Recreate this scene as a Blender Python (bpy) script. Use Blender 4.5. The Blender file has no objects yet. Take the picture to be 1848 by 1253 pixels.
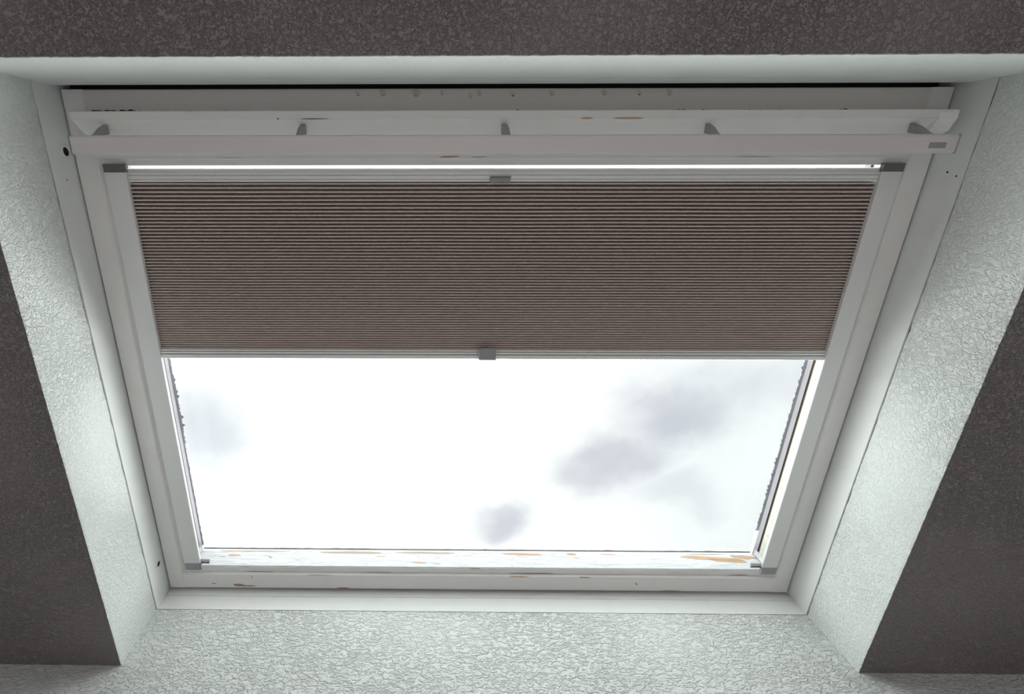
import bpy, bmesh, math, random
from mathutils import Vector, Matrix, noise as mnoise

# ------------------------------------------------------------------ frame of reference
# The roof window lies in a flat ceiling.  u = along the window, v = away from the low wall,
# w = outwards through the glass.  World: x = u, y = -v, z = Z0 + w.
Z0 = 2.46
W, H = 1.20, 0.8732          # clear size of the fixed frame
D1, D = 0.0456, 0.1542       # frame lining depth, ceiling depth below the sash face
scene = bpy.context.scene
random.seed(7)

# ------------------------------------------------------------------ camera
cam_data = bpy.data.cameras.new('camera')
cam = bpy.data.objects.new('camera', cam_data)
scene.collection.objects.link(cam)
scene.camera = cam
RIGHT = Vector((0.99994173, 0.00071220, 0.01077168))
DOWN = Vector((0.00286205, 0.94462383, -0.32814268))
FWD = Vector((-0.01040888, 0.32815439, 0.94456675))
m = Matrix.Identity(4)
for i in range(3):
    m[i][0] = RIGHT[i]; m[i][1] = -DOWN[i]; m[i][2] = -FWD[i]
m[0][3], m[1][3], m[2][3] = 0.49066823, -0.74988897, Z0 - 0.71009289
cam.matrix_world = m
cam_data.sensor_width = 36.0
cam_data.lens = 850.0 / 1848.0 * 36.0
cam_data.shift_x = (924.0 - 750.844) / 1848.0
cam_data.clip_start = 0.01

# ------------------------------------------------------------------ view
vs = scene.view_settings
vs.view_transform = 'Standard'
vs.look = 'None'
vs.gamma = 1.0
vs.exposure = 0.13
vs.use_curve_mapping = False

# ------------------------------------------------------------------ sky: bright overcast with grey cloud patches
SKY_BASE = 1.3
SKY_RING = 15.0               # unseen far sky, brightness added to light the upper reveals
GLOW = 0.8                  # glow added to the unseen sky over the room side, lights the low wall
GLOW_DIR = Vector((0.05, -0.72, 1.0)).normalized()
world = bpy.data.worlds.new('overcast_sky')
scene.world = world
world.use_nodes = True
nt = world.node_tree
nt.nodes.clear()


class NG:
    """tiny node helper"""
    def __init__(self, tree): self.t = tree
    def n(self, kind, **kw):
        nd = self.t.nodes.new(kind)
        for k, v in kw.items(): setattr(nd, k, v)
        return nd
    def link(self, a, b): self.t.links.new(a, b)
    def put(self, sock, v):
        if hasattr(v, 'is_output') or isinstance(v, bpy.types.NodeSocket): self.link(v, sock)
        else: sock.default_value = v
    def math(self, op, a, b=0.0, c=None, clamp=False):
        nd = self.n('ShaderNodeMath', operation=op, use_clamp=clamp)
        self.put(nd.inputs[0], a); self.put(nd.inputs[1], b)
        if c is not None: self.put(nd.inputs[2], c)
        return nd.outputs[0]
    def ramp(self, v, lo, hi, a=0.0, b=1.0, smooth=True):
        nd = self.n('ShaderNodeMapRange')
        nd.interpolation_type = 'SMOOTHSTEP' if smooth else 'LINEAR'
        self.put(nd.inputs[0], v)
        for k, x in zip((1, 2, 3, 4), (lo, hi, a, b)): nd.inputs[k].default_value = x
        return nd.outputs[0]
    def mix(self, f, a, b):
        nd = self.n('ShaderNodeMix', data_type='RGBA')
        self.put(nd.inputs[0], f); self.put(nd.inputs[6], a); self.put(nd.inputs[7], b)
        return nd.outputs[2]
    def noise(self, vec, scale, detail=3.0, rough=0.5, dist=0.0):
        nd = self.n('ShaderNodeTexNoise')
        self.link(vec, nd.inputs['Vector'])
        nd.inputs['Scale'].default_value = scale
        nd.inputs['Detail'].default_value = detail
        nd.inputs['Roughness'].default_value = rough
        nd.inputs['Distortion'].default_value = dist
        return nd.outputs[0]
    def mapping(self, vec, scale=(1, 1, 1), loc=(0, 0, 0), rot=(0, 0, 0)):
        nd = self.n('ShaderNodeMapping')
        self.link(vec, nd.inputs[0])
        nd.inputs['Location'].default_value = loc
        nd.inputs['Rotation'].default_value = rot
        nd.inputs['Scale'].default_value = scale
        return nd.outputs[0]


g = NG(nt)
tc = g.n('ShaderNodeTexCoord')
dirv = tc.outputs['Generated']
sep = g.n('ShaderNodeSeparateXYZ'); g.link(dirv, sep.inputs[0])
zc = g.math('MAXIMUM', sep.outputs[2], 0.08)
sx = g.math('DIVIDE', sep.outputs[0], zc)
sy = g.math('DIVIDE', sep.outputs[1], zc)
comb = g.n('ShaderNodeCombineXYZ'); g.link(sx, comb.inputs[0]); g.link(sy, comb.inputs[1])
wn = g.n('ShaderNodeTexNoise'); g.link(comb.outputs[0], wn.inputs['Vector']); wn.inputs['Scale'].default_value = 4.5; wn.inputs['Detail'].default_value = 5.0
wc = g.n('ShaderNodeVectorMath', operation='SUBTRACT'); g.link(wn.outputs['Color'], wc.inputs[0]); wc.inputs[1].default_value = (0.5, 0.5, 0.5)
wsx = g.n('ShaderNodeVectorMath', operation='SCALE'); g.link(wc.outputs[0], wsx.inputs[0]); wsx.inputs['Scale'].default_value = 0.28
warp = g.n('ShaderNodeVectorMath', operation='ADD'); g.link(comb.outputs[0], warp.inputs[0]); g.link(wsx.outputs[0], warp.inputs[1])
n1 = g.noise(comb.outputs[0], 4.2, 4.0, 0.52)
n2 = g.noise(g.mapping(comb.outputs[0], loc=(5, 3, 1)), 9.0, 3.0, 0.5)


def blob(cx, cy, rx, ry, ang=0.0):
    mp = g.mapping(warp.outputs[0], loc=(-cx, -cy, 0))
    r = g.mapping(mp, rot=(0, 0, -ang))
    r = g.mapping(r, scale=(1 / rx, 1 / ry, 1))
    ln = g.n('ShaderNodeVectorMath', operation='LENGTH'); g.link(r, ln.inputs[0])
    wob = g.math('MULTIPLY_ADD', n1, 0.8, -0.4)
    wob2 = g.math('MULTIPLY_ADD', n2, 0.5, -0.25)
    return g.ramp(g.math('ADD', g.math('ADD', ln.outputs['Value'], wob), wob2), 1.5, 0.1)


clouds = [(0.60, 0.50, 0.17, 0.10, -0.35, 0.85), (0.47, 0.64, 0.16, 0.09, -0.50, 0.80), (0.62, 0.74, 0.15, 0.06, 0.1, 0.40),
          (0.21, 0.82, 0.12, 0.08, 0.1, 0.85), (0.76, 0.42, 0.16, 0.07, 0.0, 0.45), (-0.52, 0.58, 0.12, 0.14, 0.1, 0.6)]
cover = None
for cx, cy, rx, ry, an, am in clouds:
    b = g.math('MULTIPLY', blob(cx, cy, rx, ry, an), am)
    cover = b if cover is None else g.math('MAXIMUM', cover, b)
# thin bluish veil on both flanks
flank = g.math('MAXIMUM', g.ramp(sx, 0.25, 0.75), g.ramp(sx, -0.28, -0.55))
veil = g.math('MULTIPLY', flank, g.math('MULTIPLY_ADD', n1, 0.4, 0.05))
lum = g.math('SUBTRACT', g.ramp(sx, 0.0, 0.5, SKY_BASE, 1.08), g.math('MULTIPLY', veil, 0.45))
colr = g.mix(flank, (1, 1, 1, 1), (0.955, 0.985, 1.0, 1))
visible = g.n('ShaderNodeVectorMath', operation='SCALE'); g.link(colr, visible.inputs[0]); g.link(lum, visible.inputs['Scale'])
skyc = g.mix(cover, visible.outputs[0], (0.56, 0.58, 0.645, 1))
# unseen sky away from this patch, brightened to light the reveals
near = g.ramp(sy, 0.30, -0.10)
skyc = g.mix(near, skyc, (1.75, 1.80, 1.78, 1))
far = g.math('MULTIPLY', g.ramp(sy, 0.99, 1.35), g.ramp(sx, -0.9, 0.0, 0.62, 1.0))
far2 = g.math('MAXIMUM', g.ramp(sx, 1.05, 1.6), g.ramp(sx, -0.95, -1.5))
far2 = g.math('MULTIPLY', far2, g.ramp(sy, 0.7, 0.15))
skyc = g.mix(far2, skyc, (4.9, 5.05, 4.97, 1))
skyc = g.mix(far, skyc, (SKY_RING * 0.985, SKY_RING, SKY_RING * 0.995, 1))
dt = g.n('ShaderNodeVectorMath', operation='DOT_PRODUCT'); g.link(dirv, dt.inputs[0]); dt.inputs[1].default_value = GLOW_DIR
gl = g.math('MULTIPLY', g.ramp(dt.outputs['Value'], 0.80, 1.0), GLOW)
gcol = g.n('ShaderNodeVectorMath', operation='SCALE'); gcol.inputs[0].default_value = (0.985, 1.0, 0.985); g.link(gl, gcol.inputs['Scale'])
add = g.n('ShaderNodeVectorMath', operation='ADD'); g.link(skyc, add.inputs[0]); g.link(gcol.outputs[0], add.inputs[1])
bg = g.n('ShaderNodeBackground'); g.link(add.outputs[0], bg.inputs['Color'])
wo = g.n('ShaderNodeOutputWorld'); g.link(bg.outputs[0], wo.inputs['Surface'])

# added fill lamp, unseen near the ceiling, lifts the parts facing the room
ROOM_FILL = 64.0
ld = bpy.data.lights.new('room_fill', 'AREA')
ld.shape = 'RECTANGLE'; ld.size = 1.3; ld.size_y = 0.9
ld.energy = ROOM_FILL
ld.color = (0.97, 0.98, 1.0)
lo = bpy.data.objects.new('room_fill', ld)
scene.collection.objects.link(lo)
lo.location = (0.7, -1.9, Z0 - 0.17)
lo.rotation_euler = (0, 0, 0)

# ------------------------------------------------------------------ materials


def mat(name, build):
    mt = bpy.data.materials.new(name); mt.use_nodes = True
    mt.node_tree.nodes.clear()
    k = NG(mt.node_tree)
    out = k.n('ShaderNodeOutputMaterial')
    k.link(build(k), out.inputs['Surface'])
    return mt


def bsdf(k, col, rough=0.5, spec=0.4, metal=0.0, normal=None):
    b = k.n('ShaderNodeBsdfPrincipled')
    k.put(b.inputs['Base Color'], col); k.put(b.inputs['Roughness'], rough)
    b.inputs['Specular IOR Level'].default_value = spec
    b.inputs['Metallic'].default_value = metal
    if normal is not None: k.link(normal, b.inputs['Normal'])
    return b


def bump(k, h, strength, dist, prev=None):
    b = k.n('ShaderNodeBump'); b.inputs['Strength'].default_value = strength
    b.inputs['Distance'].default_value = dist
    k.link(h, b.inputs['Height'])
    if prev is not None: k.link(prev, b.inputs['Normal'])
    return b.outputs[0]


def plaster(col, scale=(1, 1, 1), size=95.0, strength=1.0, dist=0.0014, rough=0.62, spec=0.3):
    """rolled plaster: irregular worm-like ridges"""
    def f(k):
        t = k.n('ShaderNodeTexCoord').outputs['Object']
        v = k.mapping(t, scale=scale)
        a = k.noise(v, size, 3.0, 0.55, 0.9)
        a2 = k.ramp(a, 0.42, 0.62)
        b_ = k.noise(k.mapping(t, loc=(3, 1, 7), scale=scale), size * 2.3, 2.0, 0.5, 0.4)
        big = k.noise(t, 3.0, 2.0, 0.5)
        h = k.math('ADD', a2, k.math('MULTIPLY', b_, 0.5))
        # the roller left calmer and rougher areas
        h = k.math('MULTIPLY', h, k.ramp(big, 0.35, 0.62, 0.45, 1.0))
        nrm = bump(k, h, strength, dist)
        tint = k.mix(k.ramp(k.noise(t, 5.0, 3.0, 0.6), 0.3, 0.7), (*[c * 0.965 for c in col], 1), (*col, 1))
        return bsdf(k, tint, rough, spec, 0, nrm).outputs[0]
    return f


def paint(col, rough=0.42, axis='u', dirt=0.06, spec=0.4, streak=0.35):
    """brushed gloss paint on wood, faint brush lines along the member"""
    sc = {'u': (6, 160, 160), 'v': (160, 6, 160), 'w': (160, 160, 6)}[axis]
    def f(k):
        t = k.n('ShaderNodeTexCoord').outputs['Object']
        s = k.noise(k.mapping(t, scale=sc), 2.2, 3.0, 0.6)
        nrm = bump(k, s, streak, 0.0006)
        d = k.ramp(k.noise(t, 26.0, 5.0, 0.65), 0.45, 0.75)
        c = k.mix(k.math('MULTIPLY', d, dirt * 4), (*col, 1), (col[0] * 0.86, col[1] * 0.82, col[2] * 0.74, 1))
        return bsdf(k, c, rough, spec, 0, nrm).outputs[0]
    return f


def peeling(col, wood=(0.62, 0.40, 0.24)):
    """weathered paint: flaking layers, thin wood-coloured seams"""
    def f(k):
        t = k.n('ShaderNodeTexCoord').outputs['Object']
        v = k.mapping(t, scale=(5, 40, 40))
        a = k.noise(v, 2.6, 5.0, 0.62, 0.6)
        lay = k.ramp(a, 0.50, 0.53)
        lay2 = k.ramp(k.noise(k.mapping(t, scale=(8, 60, 60), loc=(4, 4, 4)), 2.0, 4.0, 0.6, 0.8), 0.56, 0.585)
        nrm = bump(k, k.math('ADD', lay, k.math('MULTIPLY', lay2, 0.7)), 0.8, 0.0007)
        c = k.mix(k.math('MULTIPLY', lay2, 0.35), (*col, 1), (col[0] * 0.9, col[1] * 0.88, col[2] * 0.82, 1))
        bare = k.ramp(a, 0.655, 0.672)
        c = k.mix(bare, c, (*wood, 1))
        return bsdf(k, c, 0.5, 0.35, 0, nrm).outputs[0]
    return f


def metal(col, rough=0.38, met=0.55):
    def f(k):
        t = k.n('ShaderNodeTexCoord').outputs['Object']
        s = k.noise(k.mapping(t, scale=(3, 300, 300)), 2.0, 2.0, 0.5)
        r = k.ramp(s, 0.3, 0.7, rough - 0.04, rough + 0.05)
        return bsdf(k, (*col, 1), r, 0.5, met).outputs[0]
    return f


def plain(col, rough=0.5, spec=0.4):
    def f(k):
        t = k.n('ShaderNodeTexCoord').outputs['Object']
        s = k.ramp(k.noise(t, 60.0, 3.0, 0.6), 0.35, 0.7)
        c = k.mix(s, (*[x * 0.93 for x in col], 1), (*col, 1))
        return bsdf(k, c, rough, spec).outputs[0]
    return f


def fabric(k):
    t = k.n('ShaderNodeTexCoord').outputs['Object']
    s = k.noise(k.mapping(t, scale=(300, 40, 40)), 5.0, 2.0, 0.6)
    c = k.mix(k.ramp(s, 0.3, 0.7), (0.68, 0.59, 0.56, 1), (0.80, 0.71, 0.68, 1))
    b = bsdf(k, c, 0.85, 0.15)
    tr = k.n('ShaderNodeBsdfTranslucent'); tr.inputs[0].default_value = (0.42, 0.29, 0.24, 1)
    mx = k.n('ShaderNodeMixShader'); mx.inputs[0].default_value = 0.03
    k.link(b.outputs[0], mx.inputs[1]); k.link(tr.outputs[0], mx.inputs[2])
    return mx.outputs[0]


def glass(k):
    tr = k.n('ShaderNodeBsdfTransparent'); tr.inputs[0].default_value = (0.97, 0.985, 0.98, 1)
    gl_ = k.n('ShaderNodeBsdfGlossy'); gl_.inputs['Roughness'].default_value = 0.0
    lw_ = k.n('ShaderNodeLayerWeight')
    fr = k.math('MULTIPLY_ADD', k.math('POWER', lw_.outputs['Facing'], 5.0), 0.6, 0.025)
    mx = k.n('ShaderNodeMixShader')
    k.link(fr, mx.inputs[0]); k.link(tr.outputs[0], mx.inputs[1]); k.link(gl_.outputs[0], mx.inputs[2])
    return mx.outputs[0]


def floorboards(k):
    t = k.n('ShaderNodeTexCoord').outputs['Object']
    br = k.n('ShaderNodeTexBrick')
    k.link(t, br.inputs['Vector'])
    br.inputs['Scale'].default_value = 1.0
    br.inputs['Brick Width'].default_value = 1.3; br.inputs['Row Height'].default_value = 0.14
    br.inputs['Mortar Size'].default_value = 0.002
    br.inputs['Color1'].default_value = (0.48, 0.42, 0.39, 1); br.inputs['Color2'].default_value = (0.54, 0.48, 0.45, 1)
    br.inputs['Mortar'].default_value = (0.06, 0.04, 0.03, 1)
    gr = k.noise(k.mapping(t, scale=(3, 60, 1)), 2.0, 4.0, 0.6)
    c = k.mix(k.ramp(gr, 0.3, 0.7, 0.0, 0.35), br.outputs[0], (0.36, 0.31, 0.28, 1))
    return bsdf(k, c, 0.5, 0.3).outputs[0]


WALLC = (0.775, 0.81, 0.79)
M = {
    'plaster_wall': mat('rough_white_plaster', plaster(WALLC, (0.5, 1, 1), 205.0, 1.0, 0.0024)),
    'plaster_side': mat('fine_white_plaster', plaster(WALLC, (1, 1, 1), 210.0, 1.0, 0.0012)),
    'plaster_top': mat('smooth_white_plaster', plaster(WALLC, (1, 1, 1), 220.0, 0.5, 0.0006)),
    'plaster_ceiling': mat('shade_toned_ceiling_plaster', plaster((0.265, 0.242, 0.250), (1, 1, 1), 230.0, 1.0, 0.0026, 0.42, 0.5)),  # white plaster toned dark taupe: the backlit shade is in the colour
    'plain_wall': mat('plain_wall_paint', plaster((0.34, 0.34, 0.34), (1, 1, 1), 120.0, 0.5, 0.001)),
    'floor': mat('brown_floorboards', floorboards),
    'lining_v': mat('white_lining_paint_side', paint((0.80, 0.82, 0.81), 0.38, 'v')),
    'lining_u': mat('white_lining_paint_cross', paint((0.80, 0.82, 0.82), 0.38, 'u')),
    'sash_v': mat('white_sash_paint_side', paint((0.78, 0.78, 0.775), 0.40, 'v')),
    'sash_u': mat('white_sash_paint_cross', paint((0.78, 0.78, 0.775), 0.40, 'u')),
    'peel': mat('peeling_white_paint', peeling((0.64, 0.66, 0.69), (0.50, 0.33, 0.20))),
    'cream': mat('aged_cream_paint', peeling((0.62, 0.61, 0.54), (0.42, 0.36, 0.22))),
    'flap': mat('bounce_lit_flap_paint', paint((0.90, 0.905, 0.90), 0.45, 'u', 0.05)),  # slanted face paler than its ledge: bounce light put into the colour
    'wood': mat('bare_wood', plain((0.52, 0.35, 0.23), 0.7)),
    'redwood': mat('bare_reddish_wood', plain((0.42, 0.24, 0.18), 0.7)),
    'stain': mat('ochre_water_stain', plain((0.42, 0.36, 0.27), 0.7)),
    'drip': mat('faint_drip_stain', plain((0.60, 0.57, 0.52), 0.6)),
    'mould': mat('black_mould', plain((0.05, 0.042, 0.04), 0.9, 0.1)),
    'dark': mat('dark_hole', plain((0.03, 0.03, 0.03), 0.9, 0.1)),
    'seal': mat('black_rubber_seal', plain((0.03, 0.03, 0.03), 0.7, 0.2)),
    'gasket': mat('grey_green_gasket', plain((0.13, 0.12, 0.085), 0.8, 0.2)),
    'spacer': mat('grey_glazing_bead', plain((0.30, 0.285, 0.315), 0.5, 0.4)),
    'moss': mat('grey_lichen', plain((0.32, 0.31, 0.33), 0.95, 0.1)),
    'alu_bar': mat('anodised_bar', metal((0.66, 0.635, 0.64), 0.45, 0.2)),
    'alu_rail': mat('powder_grey_rail', metal((0.74, 0.755, 0.76), 0.45, 0.15)),
    'bracket': mat('shade_darkened_bracket', metal((0.36, 0.355, 0.35), 0.5, 0.2)),  # posts stand in shade, which is darkened into the metal colour
    'sash_shaded': mat('shade_toned_sash_paint', paint((0.70, 0.67, 0.66), 0.45, 'u')),  # darker copy of the sash paint: shadow on the top rail as colour
    'alu_blind': mat('silver_blind_profile', metal((0.80, 0.815, 0.81), 0.4, 0.2)),
    'grey_plastic': mat('mid_grey_plastic', plain((0.33, 0.335, 0.36), 0.5)),
    'dark_plastic': mat('dark_grey_plastic', plain((0.15, 0.15, 0.155), 0.5)),
    'light_plastic': mat('light_grey_plastic', plain((0.60, 0.61, 0.63), 0.5)),
    'ring': mat('white_plastic_sleeve', plain((0.78, 0.79, 0.78), 0.35, 0.5)),
    'badge': mat('etched_badge', plain((0.30, 0.30, 0.31), 0.5)),
    'letter': mat('pale_badge_letters', plain((0.44, 0.44, 0.45), 0.5)),
    'fabric': mat('brown_pleated_fabric', fabric),
    'glass': mat('window_glass', glass),
    'roofing': mat('dark_roof_slate', plain((0.06, 0.06, 0.065), 0.8)),
}

# ------------------------------------------------------------------ mesh helpers


def P(u, v, w):
    return Vector((u, -v, Z0 + w))


class MB:
    """collects faces in (u, v, w); build() links ONE mesh object"""
    def __init__(self):
        self.bm = bmesh.new()
        self.mats = []

    def mi(self, name):
        if name not in self.mats: self.mats.append(name)
        return self.mats.index(name)

    def box(self, u0, u1, v0, v1, w0, w1, mt, bev=0.0):
        vs_ = [self.bm.verts.new(P(u, v, w)) for w in (w0, w1) for v in (v0, v1) for u in (u0, u1)]
        fs = []
        for q in ((0, 1, 3, 2), (4, 5, 7, 6), (0, 1, 5, 4), (2, 3, 7, 6), (0, 2, 6, 4), (1, 3, 7, 5)):
            f = self.bm.faces.new([vs_[i] for i in q]); f.material_index = self.mi(mt); fs.append(f)
        if bev:
            es = {e for f in fs for e in f.edges}
            bmesh.ops.bevel(self.bm, geom=list(es), offset=bev, segments=2, affect='EDGES', profile=0.6)
        return self

    def prism(self, prof, a, b, axis, mt, mats=None, b_prof=None):
        """prof: closed polygon.  axis 'u': (v,w) points; axis 'v': (u,w) points; axis 'w': (u,v) points.
        mats: optional material per side face; b_prof: profile at the far end"""
        def pt(p, t):
            return {'u': lambda: P(t, p[0], p[1]), 'v': lambda: P(p[0], t, p[1]), 'w': lambda: P(p[0], p[1], t)}[axis]()
        A = [self.bm.verts.new(pt(p, a)) for p in prof]
        B = [self.bm.verts.new(pt(p, b)) for p in (b_prof or prof)]
        n = len(prof)
        for i in range(n):
            f = self.bm.faces.new((A[i], A[(i + 1) % n], B[(i + 1) % n], B[i]))
            f.material_index = self.mi((mats[i] if mats and mats[i] else mt))
        for ring in (A, B):
            f = self.bm.faces.new(ring); f.material_index = self.mi(mt)
        return self

    def patch(self, pts, mt, thick, n):
        """thin flake or scab following a polygon; pts are 3-tuples (u,v,w), n = outward (u,v,w)"""
        N = Vector((n[0], -n[1], n[2])) * thick
        A = [self.bm.verts.new(P(*p) - N * 0.6) for p in pts]
        B = [self.bm.verts.new(P(*p) + N) for p in pts]
        k = len(pts)
        for i in range(k):
            f = self.bm.faces.new((A[i], A[(i + 1) % k], B[(i + 1) % k], B[i])); f.material_index = self.mi(mt)
        for r in (A, B):
            f = self.bm.faces.new(r); f.material_index = self.mi(mt)
        return self

    def build(self, name, parent=None, bevel=0.0, smooth=False, tri=False):
        bm = self.bm
        bmesh.ops.recalc_face_normals(bm, faces=bm.faces)
        if tri:
            bmesh.ops.triangulate(bm, faces=[f for f in bm.faces if len(f.verts) > 4])
        me = bpy.data.meshes.new(name)
        pw = parent_world(parent)
        cs = [v.co.copy() for v in bm.verts]
        lo_ = Vector([min(c[i] for c in cs) for i in range(3)]); hi_ = Vector([max(c[i] for c in cs) for i in range(3)])
        ctr = (lo_ + hi_) / 2
        bmesh.ops.translate(bm, verts=bm.verts, vec=-ctr)
        bm.to_mesh(me); bm.free()
        for mn in self.mats: me.materials.append(M[mn])
        if smooth:
            for p in me.polygons: p.use_smooth = True
        o = bpy.data.objects.new(name, me)
        scene.collection.objects.link(o)
        WORLD[o.name] = ctr
        if parent is not None:
            o.parent = parent
        o.location = ctr - pw
        if bevel:
            bv = o.modifiers.new('bevel', 'BEVEL'); bv.width = bevel; bv.segments = 2; bv.limit_method = 'ANGLE'
            bv.angle_limit = math.radians(35)
        return o


WORLD = {}


def parent_world(p):
    return WORLD[p.name] if p is not None else Vector((0, 0, 0))


def empty(name, loc):
    o = bpy.data.objects.new(name, None); scene.collection.objects.link(o)
    o.empty_display_size = 0.1
    o.location = loc; WORLD[o.name] = Vector(loc)
    return o


def tag(o, label=None, cat=None, kind=None, group=None):
    if label: o['label'] = label
    if cat: o['category'] = cat
    if kind: o['kind'] = kind
    if group: o['group'] = group
    return o


def jitter(x, seed, amp, f=60.0):
    return amp * (mnoise.noise(Vector((x * f, seed * 7.3, 0.0))) + 0.5 * mnoise.noise(Vector((x * f * 3.1, seed * 3.7, 5.0))))


def jag(c0, c1, r, seed, n=14, squash=1.0):
    """irregular blob outline in 2-D around the segment c0..c1"""
    rnd = random.Random(seed)
    L = math.hypot(c1[0] - c0[0], c1[1] - c0[1]) / 2 + r
    cx, cy = (c0[0] + c1[0]) / 2, (c0[1] + c1[1]) / 2
    an = math.atan2(c1[1] - c0[1], c1[0] - c0[0])
    out = []
    for i in range(n):
        t = 2 * math.pi * i / n
        k = rnd.uniform(0.72, 1.2)
        x, y = L * math.cos(t) * rnd.uniform(0.85, 1.0), r * math.sin(t) * k * squash
        out.append((cx + x * math.cos(an) - y * math.sin(an), cy + x * math.sin(an) + y * math.cos(an)))
    return out


# ------------------------------------------------------------------ room shell
RX0, RX1, RV1 = -1.7, 3.1, 3.6
EO = 0.0015                     # plaster reveals sit a hair outside the lining


def strip_faces(mb, rows, mt):
    """quads between successive rows of points"""
    vr = [[mb.bm.verts.new(P(*p)) for p in r] for r in rows]
    for a, b in zip(vr, vr[1:]):
        for i in range(len(a) - 1):
            f = mb.bm.faces.new((a[i], a[i + 1], b[i + 1], b[i])); f.material_index = mb.mi(mt)
    return vr


def lin(a, b, n):
    return [a + (b - a) * i / n for i in range(n + 1)]


# side reveals: plaster skin with an uneven arris at the ceiling and an uneven joint at the lining
def reveal_side(name, sgn, u0, label):
    mb = MB()
    N = 260
    vv = lin(-0.0, H, N)
    back = u0 + sgn * 0.06
    def row(f): return [f(v) for v in vv]
    rows = [
        row(lambda v: (back, v, -D1 - 0.0012)),
        row(lambda v: (u0 + sgn * 0.0008, v, -D1 - 0.0008 + jitter(v, 3 + sgn, 0.0012, 45))),
        row(lambda v: (u0, v, -D1 - 0.0018 + jitter(v, 3 + sgn, 0.0012, 45))),
        row(lambda v: (u0, v, -D + 0.003)),
        row(lambda v: (u0 + sgn * 0.0006 + jitter(v, 9 + sgn, 0.0002, 90), v, -D + jitter(v, 5 + sgn, 0.0006, 110))),
        row(lambda v: (back, v, -D + 0.0015)),
    ]
    rows.append(rows[0])
    vr = [[mb.bm.verts.new(P(*p)) for p in r] for r in rows[:-1]]
    vr.append(vr[0])
    for a, b in zip(vr, vr[1:]):
        for i in range(N):
            mb.bm.faces.new((a[i], a[i + 1], b[i + 1], b[i])).material_index = mb.mi('plaster_side')
    for end in (0, N):
        mb.bm.faces.new([r[end] for r in vr[:-1]]).material_index = mb.mi('plaster_side')
    return tag(mb.build(name, tri=True), label, 'window reveal', 'structure')


reveal_side('trim_1', -1, -EO, 'white plaster window reveal beside the barrel bolt holes of the frame')
reveal_side('trim_2', 1, W + EO, 'white plaster window reveal with the soft diagonal shade, beside the control bar badge')

# top reveal
mb = MB(); N = 420
uu = lin(-0.06, W + 0.06, N)
prof = [(H + 0.06, -D1 - 0.0012, 0), (H + 0.0004, -D1 - 0.0012, 1), (H - 0.0002, -D1 - 0.0028, 1), (H - 0.001, -D + 0.004, 0), (H + 0.0003, -D, 2), (H + 0.06, -D + 0.0015, 0)]
vr = []
for v, w, jt in prof:
    vr.append([mb.bm.verts.new(P(u, v + (jitter(u, 21, 0.0005, 160) if jt == 2 else 0), w + (jitter(u, 22, 0.0004, 60) if jt == 1 else 0))) for u in uu])
vr.append(vr[0])
for a, b in zip(vr, vr[1:]):
    for i in range(N):
        mb.bm.faces.new((a[i], a[i + 1], b[i + 1], b[i])).material_index = mb.mi('plaster_top')
for end in (0, N):
    mb.bm.faces.new([r[end] for r in vr[:-1]]).material_index = mb.mi('plaster_top')
tag(mb.build('trim_3', tri=True), 'narrow smooth white plaster reveal above the window head, under the dark ceiling', 'window reveal', 'structure')

# low wall: continues the lower reveal straight down to the floor
mb = MB()
top = -D1 - 0.0014
nu = 300
ul = lin(0.0 - EO, W + EO, nu)
a = [mb.bm.verts.new(P(u, 0.0, top + jitter(u, 31, 0.0005, 30))) for u in ul]
b = [mb.bm.verts.new(P(u, 0.0, -D)) for u in ul]
for i in range(nu): mb.bm.faces.new((a[i], a[i + 1], b[i + 1], b[i])).material_index = mb.mi('plaster_wall')
c = [mb.bm.verts.new(P(u, 0.0, -Z0)) for u in ul]
for i in range(nu): mb.bm.faces.new((b[i], b[i + 1], c[i + 1], c[i])).material_index = mb.mi('plaster_wall')
for (x0, x1) in ((RX0, -EO), (W + EO, RX1)):
    q = [mb.bm.verts.new(P(x, 0.0, w)) for x, w in ((x0, -D), (x1, -D), (x1, -Z0), (x0, -Z0))]
    mb.bm.faces.new(q).material_index = mb.mi('plaster_wall')
bmesh.ops.remove_doubles(mb.bm, verts=mb.bm.verts, dist=1e-5)
ret = bmesh.ops.extrude_face_region(mb.bm, geom=list(mb.bm.faces))
bmesh.ops.translate(mb.bm, verts=[x for x in ret['geom'] if isinstance(x, bmesh.types.BMVert)], vec=(0, 0.12, 0))
tag(mb.build('wall_front'), 'rough white plaster wall below the window, running up as its lower reveal', 'wall', 'structure')

# ceiling slab with the window opening
mb = MB()
ce = 0.0012


def slab(mb, u0, u1, v0, v1, w0, w1, hu0, hu1, hv0, hv1, mt, low_open=False):
    """rectangular slab with a rectangular hole, made of four mitre-free bars"""
    mb.box(u0, hu0, v0, v1, w0, w1, mt)
    mb.box(hu1, u1, v0, v1, w0, w1, mt)
    mb.box(hu0, hu1, hv1, v1, w0, w1, mt)
    if not low_open: mb.box(hu0, hu1, v0, hv0, w0, w1, mt)


Nv = 300
lowv, highv = 0.0, H + 0.0008
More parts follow.
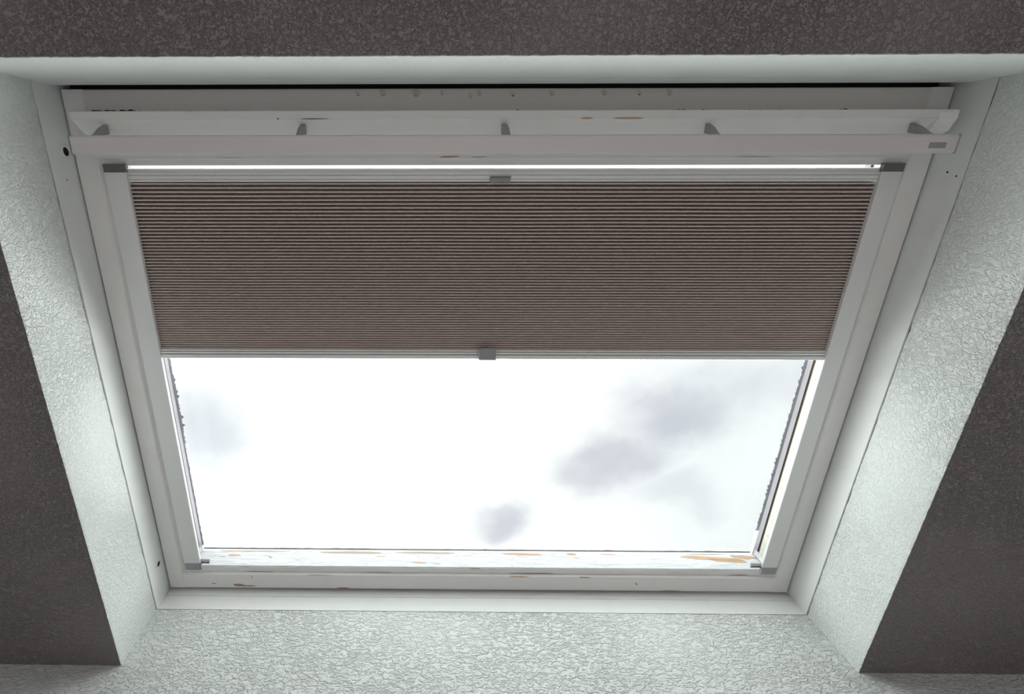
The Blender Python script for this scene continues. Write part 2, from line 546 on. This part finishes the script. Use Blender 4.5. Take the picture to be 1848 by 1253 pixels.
# underside, with a gently uneven edge round the opening
vL = lin(lowv, highv, Nv)
eL = [(-EO - 0.0004 + jitter(v, 2, 0.0004, 150), v, -D - 0.0006) for v in vL]
eR = [(W + EO + 0.0004 + jitter(v, 10, 0.0004, 150), v, -D - 0.0006) for v in vL]
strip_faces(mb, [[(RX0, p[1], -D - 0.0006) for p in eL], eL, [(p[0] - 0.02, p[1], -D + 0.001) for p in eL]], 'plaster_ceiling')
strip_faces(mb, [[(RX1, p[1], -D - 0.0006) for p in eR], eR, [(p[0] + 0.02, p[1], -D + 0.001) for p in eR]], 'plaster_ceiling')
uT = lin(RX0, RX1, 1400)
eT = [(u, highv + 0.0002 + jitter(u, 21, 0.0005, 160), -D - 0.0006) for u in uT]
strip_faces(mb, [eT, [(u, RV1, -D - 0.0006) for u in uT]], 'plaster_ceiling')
mb.box(RX0 - 0.1, -0.065, 0.125 - 0.12, RV1 + 0.1, -D + 0.02, -D + 0.08, 'plain_wall')
mb.box(W + 0.065, RX1 + 0.1, 0.125 - 0.12, RV1 + 0.1, -D + 0.02, -D + 0.08, 'plain_wall')
mb.box(-0.065, W + 0.065, H + 0.065, RV1 + 0.1, -D + 0.02, -D + 0.08, 'plain_wall')
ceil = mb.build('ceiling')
tag(ceil, 'stippled white plaster ceiling around the window opening, its shade put into a dark taupe colour', 'ceiling', 'structure')

for nm, bx, lb in (('floor', (RX0 - 0.1, RX1 + 0.1, -0.12, RV1 + 0.1, -Z0 - 0.08, -Z0), 'brown wooden plank floor of the attic room'),
                   ('wall_left', (RX0 - 0.1, RX0, 0.0, RV1 + 0.1, -Z0, -D - 0.0006), 'plain painted wall far beyond the left reveal'),
                   ('wall_right', (RX1, RX1 + 0.1, 0.0, RV1 + 0.1, -Z0, -D - 0.0006), 'plain painted wall far beyond the right reveal'),
                   ('wall_back', (RX0, RX1, RV1, RV1 + 0.1, -Z0, -D - 0.0006), 'plain painted wall facing the window from behind the camera')):
    mb = MB(); mb.box(*bx, 'floor' if nm == 'floor' else 'plain_wall')
    tag(mb.build(nm), lb, 'floor' if nm == 'floor' else 'wall', 'structure')

# roof build-up outside, so that daylight enters only through the glass
mb = MB()
slab(mb, RX0 - 0.1, RX1 + 0.1, -0.25, RV1 + 0.1, -0.0735, 0.03, -0.062, W + 0.062, -0.062, H + 0.062, 'roofing')
mb.box(RX0 - 0.1, RX1 + 0.1, -0.25, -0.1205, -0.16, -0.0735, 'roofing')
tag(mb.build('trim_4'), 'dark roof build-up outside around the window frame', 'roof', 'structure')

# ------------------------------------------------------------------ window: fixed frame
win = empty('window_1', P(W / 2, H / 2, 0.0))
tag(win, 'old white painted roof window with peeling sash, grey control bar along its head', 'window', 'structure')
FB = 0.08      # frame outer depth (outside)
SEAL = 0.0030
SB, ST = 0.0044, 0.8702


def jamb(sgn, u0):
    mb = MB()
    o_ = u0 + sgn * 0.06
    mb.prism([(u0, -D1), (u0, 0.012), (u0 + sgn * 0.004, 0.016), (u0 + sgn * 0.004, FB), (o_, FB), (o_, -D1)], -0.06, H + 0.06, 'v', 'lining_v')
    # shadow seal between plaster and lining
    mb.box(min(u0 + sgn * SEAL, u0 + sgn * 0.055), max(u0 + sgn * SEAL, u0 + sgn * 0.055), 0, H, -D1 - 0.0013, -D1 + 0.0002, 'seal')
    mb.box(min(u0 - sgn * 0.003, u0 + sgn * 0.02), max(u0 - sgn * 0.003, u0 + sgn * 0.02), -0.01, H + 0.01, 0.030, 0.036, 'seal')
    return mb.build('frame_jamb', win, tri=True)


jl = jamb(-1, 0.0)
jr = jamb(1, W)


def ring_hole(name, parent, v, w, r_hole, r_ring, u0, sgn):
    """a sleeve standing a little proud of the jamb with a dark bore"""
    mb = MB(); n = 28
    rings = []
    for r, h in ((r_ring, 0.0), (r_ring, 0.0010), (r_ring * 0.93, 0.0016), (r_hole * 1.12, 0.0016), (r_hole, 0.0010), (r_hole * 0.96, 0.0002)):
        rings.append([mb.bm.verts.new(P(u0 - sgn * h, v + r * math.sin(2 * math.pi * i / n), w + r * math.cos(2 * math.pi * i / n))) for i in range(n)])
    for a_, b_ in zip(rings, rings[1:]):
        for i in range(n): mb.bm.faces.new((a_[i], a_[(i + 1) % n], b_[(i + 1) % n], b_[i])).material_index = mb.mi('ring')
    mb.bm.faces.new(rings[-1]).material_index = mb.mi('dark')
    mb.bm.faces.new(rings[0]).material_index = mb.mi('ring')
    return mb.build(name, parent)


ring_hole('bolt_sleeve', jl, 0.7917, -0.0135, 0.0060, 0.0098, 0.0, -1)
ring_hole('bolt_sleeve', jl, 0.0773, -0.0157, 0.0050, 0.0070, 0.0, -1)
for v, w, r in ((0.7637, -0.0251, 0.0013), (0.7586, -0.038, 0.0011)):
    mb = MB(); n = 10
    ra = [(W - 0.0001, v + r * math.sin(6.283 * i / n), w + r * math.cos(6.283 * i / n)) for i in range(n)]
    mb.patch(ra, 'dark', 0.0002, (-1, 0, 0)); mb.build('nail_hole', jr)
mb = MB()
mb.patch([(0.0001, 0.7547 + 0.0012 * math.sin(6.283 * i / 10), -0.0234 + 0.0008 * math.cos(6.283 * i / 10)) for i in range(10)], 'dark', 0.0002, (1, 0, 0))
mb.build('nail_hole', jl)

# head of the frame
mb = MB()
mb.prism([(H, -D1), (H, -0.0130), (H + 0.009, -0.0110), (H + 0.009, 0.030), (H + 0.004, 0.030), (H + 0.004, FB), (H + 0.06, FB), (H + 0.06, -D1)], 0.0, W, 'u', 'lining_u')
mb.box(0.0, W, ST - 0.001, H + 0.008, 0.026, 0.034, 'seal')
mb.build('frame_head', win, tri=True)
# sill of the frame: flat board, a groove, then a rounded bead beside the sash
mb = MB()
mb.prism([(0.0, -D1), (0.0, -0.0165), (-0.0016, -0.0158), (-0.0016, -0.0146), (-0.0004, -0.0140), (-0.0006, -0.008), (-0.0008, -0.002), (-0.0012, 0.004),
          (-0.002, FB), (-0.06, FB), (-0.06, -D1)], 0.0, W, 'u', 'lining_u')
mb.box(0, W, -0.03, SB + 0.001, 0.030, 0.036, 'seal')
mb.box(0, W, -0.055, -SEAL, -D1 - 0.0013, -D1 + 0.0002, 'seal')
mb.build('frame_sill', win, tri=True)

# ------------------------------------------------------------------ window: sash
S0, S1 = 0.0024, W - 0.0024
IL, IR = 0.0310, 1.1690          # inner edge of the flat stile faces
GL, GR = 0.0490, 1.1560          # glass opening
GB, GT = 0.0480, 0.7775
WG = 0.054


def stile(sgn, s, i, gl_):
    d = 1 if sgn < 0 else -1     # towards the glass
    mb = MB()
    prof = [(s, 0.0008), (s + d * 0.0008, 0.0), (i - d * 0.0010, 0.0), (i, -0.0005), (i + d * 0.0016, 0.0005), (i + d * 0.005, 0.0045), (gl_, 0.0052),
            (gl_, 0.0385), (gl_ - d * 0.0020, 0.0390), (gl_ - d * 0.0020, 0.0432), (gl_, 0.0437), (gl_, 0.0538), (gl_ - d * 0.006, 0.0550), (gl_ - d * 0.012, 0.075), (s, 0.075)]
    mats = [None] * len(prof)
    mats[6] = 'cream' if sgn > 0 else 'spacer'; mats[7] = 'gasket'; mats[8] = 'gasket'; mats[9] = 'gasket'; mats[10] = 'spacer'
    mb.prism(prof, SB, ST, 'v', 'sash_v', mats)
    return mb.build('sash_stile', win, tri=True)


st_l = stile(-1, S0, IL, GL)
st_r = stile(1, S1, IR, GR)

# bottom rail of the sash
mb = MB()
prof = [(SB, 0.001), (SB + 0.001, 0.0), (0.0374, 0.0), (0.0388, 0.0014), (0.0394, 0.0030), (0.0396, 0.0052), (0.0500, 0.0052), (0.0528, 0.0075), (0.0520, 0.020),
        (GB, 0.0520), (GB - 0.005, 0.0550), (GB - 0.012, 0.075), (SB, 0.075)]
mats = [None] * len(prof)
for i in (6, 7, 8, 9): mats[i] = 'peel'
mb.prism(prof, IL + 0.0006, IR - 0.0006, 'u', 'sash_u', mats)
sr = mb
# bare wood where paint has flaked (each patch hugs the face it lies on)


def flat(pts, w=0.0, n=(0, 0, -1)): return [(p[0], p[1], w) for p in pts], n


def face_v(pts):                 # on the inner sloping face, pts = (u, w)
    out = []
    for u, w in pts:
        w = max(0.0078, min(0.0518, 0.0076 + (w - 0.0076) * 1.13))
        v = 0.0528 + (0.0520 - 0.0528) * (w - 0.0075) / 0.0125 if w < 0.020 else 0.0520 + (GB - 0.0520) * (w - 0.020) / 0.0320
        out.append((u, v, w))
    return out


for c0, c1, r, sd, mt in (
        ((0.108, 0.0335), (0.132, 0.0330), 0.0026, 1, 'wood'), ((0.093, 0.029), (0.104, 0.030), 0.0012, 2, 'stain'), ((0.190, 0.030), (0.197, 0.027), 0.0016, 3, 'stain'),
        ((0.285, 0.0435), (0.420, 0.0425), 0.0030, 4, 'stain'), ((0.440, 0.0440), (0.560, 0.0430), 0.0026, 5, 'stain'), ((0.080, 0.0448), (0.230, 0.0452), 0.0016, 6, 'stain'),
        ((0.655, 0.0430), (0.735, 0.0405), 0.0034, 7, 'wood'), ((0.785, 0.0430), (0.800, 0.0420), 0.0030, 8, 'wood'), ((0.850, 0.043), (0.880, 0.042), 0.0012, 9, 'wood'),
        ((1.005, 0.0380), (1.130, 0.0300), 0.0045, 10, 'wood'), ((1.060, 0.0300), (1.128, 0.0250), 0.0042, 11, 'wood'), ((1.110, 0.0400), (1.150, 0.0360), 0.0050, 12, 'wood'),
        ((0.475, 0.0180), (0.500, 0.0170), 0.0014, 13, 'wood'), ((0.515, 0.014), (0.530, 0.015), 0.0008, 14, 'stain'), ((1.02, 0.0445), (1.10, 0.0450), 0.0011, 15, 'stain')):
    sr.patch(face_v(jag(c0, c1, r, sd, 18)), mt, 0.0002, (0, 1, 0))
for c0, c1, r, sd, mt in (
        ((0.128, 0.0130), (0.150, 0.0100), 0.0030, 21, 'redwood'), ((0.150, 0.0100), (0.170, 0.0098), 0.0014, 22, 'redwood'), ((0.328, 0.0066), (0.352, 0.0066), 0.0014, 23, 'redwood'),
        ((0.165, 0.0340), (0.166, 0.0290), 0.0010, 24, 'stain'), ((0.795, 0.0375), (0.815, 0.0368), 0.0016, 25, 'wood'), ((0.66, 0.0374), (0.70, 0.0372), 0.0012, 26, 'wood'),
        ((0.905, 0.024), (0.907, 0.020), 0.0016, 27, 'stain'), ((0.955, 0.0062), (0.995, 0.0062), 0.0008, 28, 'redwood'), ((0.27, 0.0376), (0.32, 0.0376), 0.0007, 29, 'stain'),
        ((0.085, 0.0150), (0.095, 0.0148), 0.0007, 30, 'gasket')):
    p, n_ = flat(jag(c0, c1, r, sd, 14)); sr.patch(p, mt, 0.0002, n_)
for c0, c1, r, sd in (((0.15, 0.0405), (0.21, 0.0405), 0.0008, 31), ((0.38, 0.0402), (0.44, 0.0402), 0.0007, 32), ((0.66, 0.041), (0.75, 0.041), 0.0012, 33), ((1.08, 0.0405), (1.12, 0.0405), 0.0012, 34)):
    p, n_ = flat(jag(c0, c1, r, sd, 14), 0.0052); sr.patch(p, 'stain', 0.0002, n_)
sash_bottom = sr.build('sash_bottom_rail', win, tri=True)
tag(sash_bottom, 'bottom rail with peeling paint and bare wood')

# top rail of the sash
mb = MB()
prof = [(ST, 0.001), (ST - 0.001, 0.0), (0.7882, 0.0), (0.7878, 0.0005), (0.7872, 0.0012), (0.7832, 0.0012), (0.7814, 0.0034), (0.7744, 0.0046), (0.7742, 0.0060),
        (0.7780, 0.0080), (GT, 0.0475), (GT, 0.075), (ST, 0.075)]
mats = ['sash_shaded' if p[0] > 0.80 else None for p in prof]
mats[1] = 'sash_shaded'
mb.prism(prof, IL + 0.0006, IR - 0.0006, 'u', 'sash_u', mats)
# the stiles' ends are covered by the rail's upper board
rnd = random.Random(5)
for i, (u, dv, r, a_) in enumerate(((0.405, 0.0, 0.0030, 0), (0.4385, 0.0, 0.0045, 0), (0.483, 0.0, 0.0055, 0), (0.518, 0.001, 0.0024, 0), (0.556, -0.003, 0.0030, 1), (0.568, 0.0, 0.0035, 0), (0.613, -0.001, 0.0036, 1),
                                   (0.665, 0.0, 0.0036, 1), (0.735, 0.0, 0.0040, 0), (0.782, 0.0, 0.0035, 0), (0.822, 0.0, 0.0042, 0))):
    p, n_ = flat(jag((u - 0.001, 0.8655 + dv), (u + 0.001, 0.8640 + dv), r, 40 + i, 12, 0.9)); mb.patch(p, 'drip', 0.00012, n_)
    p, n_ = flat(jag((u - 0.0006, 0.8622 + dv), (u + 0.0006, 0.8620 + dv), r * 0.22, 60 + i, 9)); mb.patch(p, 'stain' if i % 3 else 'mould', 0.0002, n_)
us = [0.040 + 0.0023 * k for k in range(26)] + [rnd.uniform(0.10, 0.26) for _ in range(22)] + [rnd.uniform(0.60, 0.75) for _ in range(26)] + [rnd.uniform(0.76, 0.99) for _ in range(30)] + [1.055, 1.061, 1.106, 0.0305]
for i, u in enumerate(us):
    r = rnd.uniform(0.0005, 0.0015) * (1.5 if i < 26 or i > 103 else 0.75)
    vv_ = 0.8418 + rnd.uniform(0, 0.0018)
    p, n_ = flat(jag((u - r * 1.6, vv_), (u + r * 1.6, vv_), r, 100 + i, 9)); mb.patch(p, 'mould', 0.0003, n_)
for c0, c1, r, sd, mt in (((0.515, 0.7850), (0.545, 0.7855), 0.0010, 81, 'redwood'), ((0.560, 0.7848), (0.583, 0.7848), 0.0005, 82, 'redwood'), ((0.20, 0.7845), (0.24, 0.7845), 0.0004, 83, 'stain'),
                          ((0.93, 0.7848), (0.98, 0.7848), 0.0004, 84, 'stain')):
    p, n_ = flat(jag(c0, c1, r, sd, 14), 0.0012); mb.patch(p, mt, 0.0002, n_)
sash_top = mb.build('sash_top_rail', win, tri=True)

# glazing
mb = MB(); mb.box(GL - 0.004, GR + 0.004, GB - 0.004, GT + 0.004, WG, WG + 0.004, 'glass')
mb.build('glass_pane', win)
# lichen and dirt along the outer edges of the pane
for nm, u0, d, v0, v1, amp, sd in (('lichen_edge', GL, 1, 0.29, 0.462, 0.0085, 1), ('lichen_edge', GR, -1, 0.10, 0.462, 0.0036, 2), ('lichen_edge', GL, 1, 0.055, 0.29, 0.0016, 3)):
    mb = MB(); rnd = random.Random(sd); pts = []
    n = int((v1 - v0) / 0.0022)
    for i in range(n + 1):
        v = v0 + (v1 - v0) * i / n
        k = 0.25 + 0.75 * abs(mnoise.noise(Vector((v * 120, sd * 9.1, 0)))) * 1.8
        k *= rnd.uniform(0.75, 1.2)
        if sd == 1: k *= 0.35 + 0.65 * math.sin(math.pi * min(1, (v - v0) / (v1 - v0) * 0.85 + 0.1))
        pts.append((u0 + d * amp * k, v))
    pts = pts + [(u0 - d * 0.006, v1), (u0 - d * 0.006, v0)]
    mb.prism(pts, WG + 0.0042, WG + 0.0060, 'w', 'moss')
    mb.build(nm, win, tri=True)
mb = MB()
rnd = random.Random(12)
pts = [(GL + (GR - GL) * i / 240, GB + 0.0004 + max(0, mnoise.noise(Vector((i * 0.21, 3.3, 0)))) * 0.0016) for i in range(241)]
mb.prism(pts + [(GR, GB - 0.003), (GL, GB - 0.003)], WG + 0.0042, WG + 0.0056, 'w', 'moss')
mb.build('lichen_edge', win, tri=True)
# grey end pieces of the glazing beads in the lower corners
for u0, d in ((GL, 1), (GR, -1)):
    mb = MB()
    mb.prism([(u0, 0.0130), (u0 + d * 0.0030, 0.0150), (u0 + d * 0.0030, 0.0460), (u0, 0.0480)], 0.0535, 0.0640, 'v', 'light_plastic')
    mb.box(min(u0, u0 + d * 0.0045), max(u0, u0 + d * 0.0045), 0.0550, 0.0620, 0.0200, 0.0300, 'ring', 0.0008)
    mb.build('corner_bead', win)

# ------------------------------------------------------------------ ventilation flap and control bar
mb = MB()
FU0, FU1 = 0.026, 1.1795
fp = [(0.8404, 0.0), (0.8404, -0.0250), (0.8396, -0.0258), (0.8306, -0.0258), (0.8298, -0.0252), (0.8120, -0.0006), (0.8100, 0.0)]
mb.prism(fp, FU0, FU1, 'u', 'sash_u', [None, None, None, None, 'flap', 'flap', None])
for c0, c1, r, sd, mt in (((0.700, 0.8306), (0.715, 0.8306), 0.0012, 91, 'wood'), ((0.742, 0.8306), (0.782, 0.8306), 0.0013, 92, 'wood'), ((0.33, 0.8306), (0.37, 0.8306), 0.0005, 93, 'mould'), ((0.30, 0.8306), (0.302, 0.8306), 0.0007, 94, 'mould')):
    p, n_ = flat(jag(c0, c1, r, sd, 14), -0.0259); mb.patch(p, mt, 0.0002, n_)
flap = mb.build('ventilation_flap', win, tri=True)
for a_, b_ in ((FU1 - 0.016, FU1 + 0.0085),):
    mb = MB()
    fe = [(0.8400, -0.001), (0.8400, -0.0255), (0.8300, -0.0265), (0.8150, -0.0195), (0.8120, -0.0130), (0.8050, -0.001)]
    mb.prism(fe, a_, b_, 'u', 'flap')
    mb.build('end_plate', flap, bevel=0.0006)

mb = MB()
BU0, BU1 = 0.0345, 1.1735
B0, B1 = 0.7862, 0.8090
bw = -0.0505
bp_ = [(B0, bw + 0.0070), (B0 - 0.0004, bw + 0.0022), (B0 + 0.0016, bw), (B1 - 0.0035, bw), (B1 - 0.0014, bw + 0.0006), (B1, bw + 0.0022), (B1, bw + 0.0070), (B1 - 0.003, bw + 0.0070),
       (B1 - 0.003, bw + 0.0042), (B0 + 0.003, bw + 0.0042), (B0 + 0.003, bw + 0.0070)]
mb.prism(bp_, BU0, BU1, 'u', 'alu_bar')
bar = mb.build('control_bar', win, bevel=0.0004, tri=False)
tag(bar, 'long grey metal control bar')
for a_, b_ in ((BU0 - 0.0022, BU0 + 0.0003), (BU1 - 0.0003, BU1 + 0.0022)):
    mb = MB(); mb.box(a_, b_, B0 - 0.0003, B1 + 0.0003, bw + 0.0002, bw + 0.0075, 'grey_plastic', 0.0010)
    mb.build('bar_end_cap', bar)
# posts between bar and flap: tapering, leaning up to the sloping flap face
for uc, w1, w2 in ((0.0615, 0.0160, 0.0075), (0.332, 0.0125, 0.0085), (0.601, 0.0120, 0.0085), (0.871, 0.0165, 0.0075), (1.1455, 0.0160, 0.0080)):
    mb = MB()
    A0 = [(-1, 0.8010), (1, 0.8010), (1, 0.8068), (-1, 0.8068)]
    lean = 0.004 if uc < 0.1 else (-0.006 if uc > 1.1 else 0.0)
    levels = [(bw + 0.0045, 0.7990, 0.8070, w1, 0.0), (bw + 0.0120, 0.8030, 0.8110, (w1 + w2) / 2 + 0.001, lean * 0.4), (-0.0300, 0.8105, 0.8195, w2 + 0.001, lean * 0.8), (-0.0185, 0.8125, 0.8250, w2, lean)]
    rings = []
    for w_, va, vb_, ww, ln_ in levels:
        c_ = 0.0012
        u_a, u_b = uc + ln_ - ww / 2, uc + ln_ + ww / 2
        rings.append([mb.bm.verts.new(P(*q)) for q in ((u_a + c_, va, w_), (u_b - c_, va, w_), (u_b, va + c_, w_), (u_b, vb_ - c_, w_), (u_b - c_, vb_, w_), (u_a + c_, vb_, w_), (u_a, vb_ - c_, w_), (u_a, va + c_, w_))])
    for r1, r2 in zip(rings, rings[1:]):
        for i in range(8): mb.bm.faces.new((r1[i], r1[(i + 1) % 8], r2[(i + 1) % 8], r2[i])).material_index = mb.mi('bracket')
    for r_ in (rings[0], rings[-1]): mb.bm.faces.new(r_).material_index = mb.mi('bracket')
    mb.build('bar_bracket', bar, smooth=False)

# small badge with letters near the end of the bar
mb = MB()
bu0, bu1, bv0, bv1 = 1.1385, 1.1600, 0.7920, 0.7990
mb.box(bu0, bu1, bv0, bv1, bw - 0.0003, bw + 0.0005, 'badge')
lw = 0.00045


def stroke(a, b):
    d = Vector((b[0] - a[0], b[1] - a[1])); n = Vector((-d.y, d.x)).normalized() * lw / 2
    pts = [(a[0] + n.x, a[1] + n.y), (b[0] + n.x, b[1] + n.y), (b[0] - n.x, b[1] - n.y), (a[0] - n.x, a[1] - n.y)]
    mb.prism(pts, bw - 0.0006, bw - 0.0002, 'w', 'letter')


GLY = {'V': [((0, 1), (.5, 0)), ((.5, 0), (1, 1))], 'E': [((0, 0), (0, 1)), ((0, 1), (.8, 1)), ((0, .5), (.7, .5)), ((0, 0), (.8, 0))], 'L': [((0, 0), (0, 1)), ((0, 0), (.8, 0))],
       'U': [((0, 1), (0, .1)), ((0, .05), (.8, .05)), ((.8, .1), (.8, 1))], 'X': [((0, 0), (.9, 1)), ((0, 1), (.9, 0))]}
for i, ch in enumerate('VELUX'):
    x0 = bu0 + 0.0022 + i * 0.0037; y0 = bv0 + 0.0018
    for p, q in GLY[ch]:
        stroke((x0 + p[0] * 0.0026, y0 + p[1] * 0.0034), (x0 + q[0] * 0.0026, y0 + q[1] * 0.0034))
mb.build('badge', bar)

# ------------------------------------------------------------------ pleated blind
blind = empty('pleated_blind', P(0.6, 0.76, 0.0))
tag(blind, 'brown pleated blind half lowered inside the roof window, with silver rails', 'blind')
RL0, RL1, RR0, RR1 = 0.0400, 0.0705, 1.1350, 1.1630


def side_rail(u0, u1, d):
    mb = MB()
    inner = u1 if d > 0 else u0
    a_, b_ = u0, u1
    prof = [(a_, 0.0048), (a_, -0.0002), (a_ + 0.0010, -0.0010), (b_ - 0.0010, -0.0010), (b_, -0.0002), (b_, 0.0050)]
    back = b_ if d > 0 else a_
    prof += [(b_ - 0.0012, 0.0050), (b_ - 0.0012, 0.0010), (a_ + 0.0012, 0.0010), (a_ + 0.0012, 0.0048)]
    mb.prism(prof, 0.0650, 0.7650, 'v', 'alu_rail')
    r = mb.build('side_rail', blind, tri=True)
    # the rail's back web that rests on the sash
    mb = MB(); mb.box(a_ - 0.0004, b_ + 0.0002, 0.7650, 0.7762, -0.0016, 0.0049, 'dark_plastic', 0.0006); c_ = mb.build('rail_end_cap', r)
    tag(c_, 'dark grey upper end cap')
    mb = MB(); mb.box(a_ + 0.0006, b_ + 0.0002, 0.0490, 0.0652, -0.0014, 0.0049, 'grey_plastic', 0.0006); mb.build('rail_end_cap', r)
    # cord foot reaching from the rail over the lower sash face
    mb = MB()
    if d > 0: x0, x1 = u1 - 0.006, u1 + 0.0165
    else: x0, x1 = u0 - 0.0190, u0 + 0.006
    mb.box(x0, x1, 0.0645, 0.0710, 0.0030, 0.0056, 'light_plastic', 0.0008)
    mb.box(x0 + 0.001, x1 - 0.0012, 0.0600, 0.0646, 0.0036, 0.0050, 'dark_plastic', 0.0005)
    mb.build('cord_foot', r)
    return r


side_rail(RL0, RL1, 1)
side_rail(RR0, RR1, -1)

# headrail
mb = MB()
hp = [(0.7706, 0.0180), (0.7708, 0.0100), (0.7700, 0.0068), (0.7680, 0.0048), (0.7650, 0.0036), (0.7615, 0.0032), (0.7612, 0.0050), (0.7604, 0.0050), (0.7601, 0.0030), (0.7560, 0.0032), (0.7558, 0.0048), (0.7551, 0.0048),
      (0.7548, 0.0032), (0.7526, 0.0032), (0.7520, 0.0040), (0.7520, 0.0180)]
mb.prism(hp, RL1 - 0.004, RR0 + 0.004, 'u', 'alu_blind')
head = mb.build('headrail', blind, tri=True)
mb = MB(); mb.box(0.5880, 0.6170, 0.7508, 0.7596, 0.0000, 0.0034, 'grey_plastic', 0.0005)
mb.box(0.5890, 0.6175, 0.7574, 0.7592, -0.0008, 0.0004, 'dark_plastic', 0.0003)
mb.build('rail_clip', head)

# fabric: sharp folds, 5.8 mm apart at the top closing up to 3.7 mm at the bottom
top_v, bot_v = 0.7525, 0.4965
steps = []
v = top_v
while v > bot_v:
    t = (top_v - v) / (top_v - bot_v)
    p_ = 0.0058 + (0.0037 - 0.0058) * t ** 0.8
    steps.append((v, p_)); v -= p_
sc_ = (top_v - bot_v) / (top_v - v)
line = []
for v_, p_ in steps:
    vv_ = top_v - (top_v - v_) * sc_; pp = p_ * sc_
    line += [(vv_, 0.0190), (vv_ - pp * 0.30, 0.0120), (vv_ - pp * 0.40, 0.0062), (vv_ - pp * 0.47, 0.0050), (vv_ - pp * 0.57, 0.0052), (vv_ - pp * 0.63, 0.0070), (vv_ - pp * 0.74, 0.0120)]
line.append((bot_v, 0.0165))
mb = MB()
NU = 24
un = lin(RL1 - 0.012, RR0 + 0.012, NU)
rows = []
for v_, w_ in line:
    rows.append([(u, v_ + 0.00035 * mnoise.noise(Vector((u * 7, v_ * 30, 2))), w_) for u in un])
strip_faces(mb, rows, 'fabric')
rows2 = [[(u, v_, 0.0170) for (u, v_, w_) in r] for r in rows[::24] + [rows[-1]]]
fab = mb.build('pleated_fabric', blind)
sol = fab.modifiers.new('thickness', 'SOLIDIFY'); sol.thickness = 0.0003; sol.offset = 1

# bottom rail of the blind
mb = MB()
bpf = [(0.4970, 0.0170), (0.4974, 0.0040), (0.4968, 0.0022), (0.4948, 0.0022), (0.4946, 0.0060), (0.4936, 0.0060), (0.4933, 0.0018), (0.4903, 0.0018), (0.4900, 0.0060), (0.4889, 0.0060), (0.4886, 0.0014), (0.4828, 0.0014),
       (0.4820, 0.0024), (0.4818, 0.0170)]
mb.prism(bpf, RL1 - 0.004, RR0 + 0.004, 'u', 'alu_blind')
br_ = mb.build('bottom_rail', blind, tri=True)
mb = MB()
mb.prism([(0.5035, -0.0050), (0.5040, -0.0068), (0.5020, -0.0080), (0.4860, -0.0080), (0.4838, -0.0072), (0.4832, -0.0050), (0.4840, 0.0016), (0.4960, 0.0016), (0.4975, -0.0040)], 0.5830, 0.6100, 'u', 'grey_plastic')
mb.build('pull_tab', br_, bevel=0.0005)
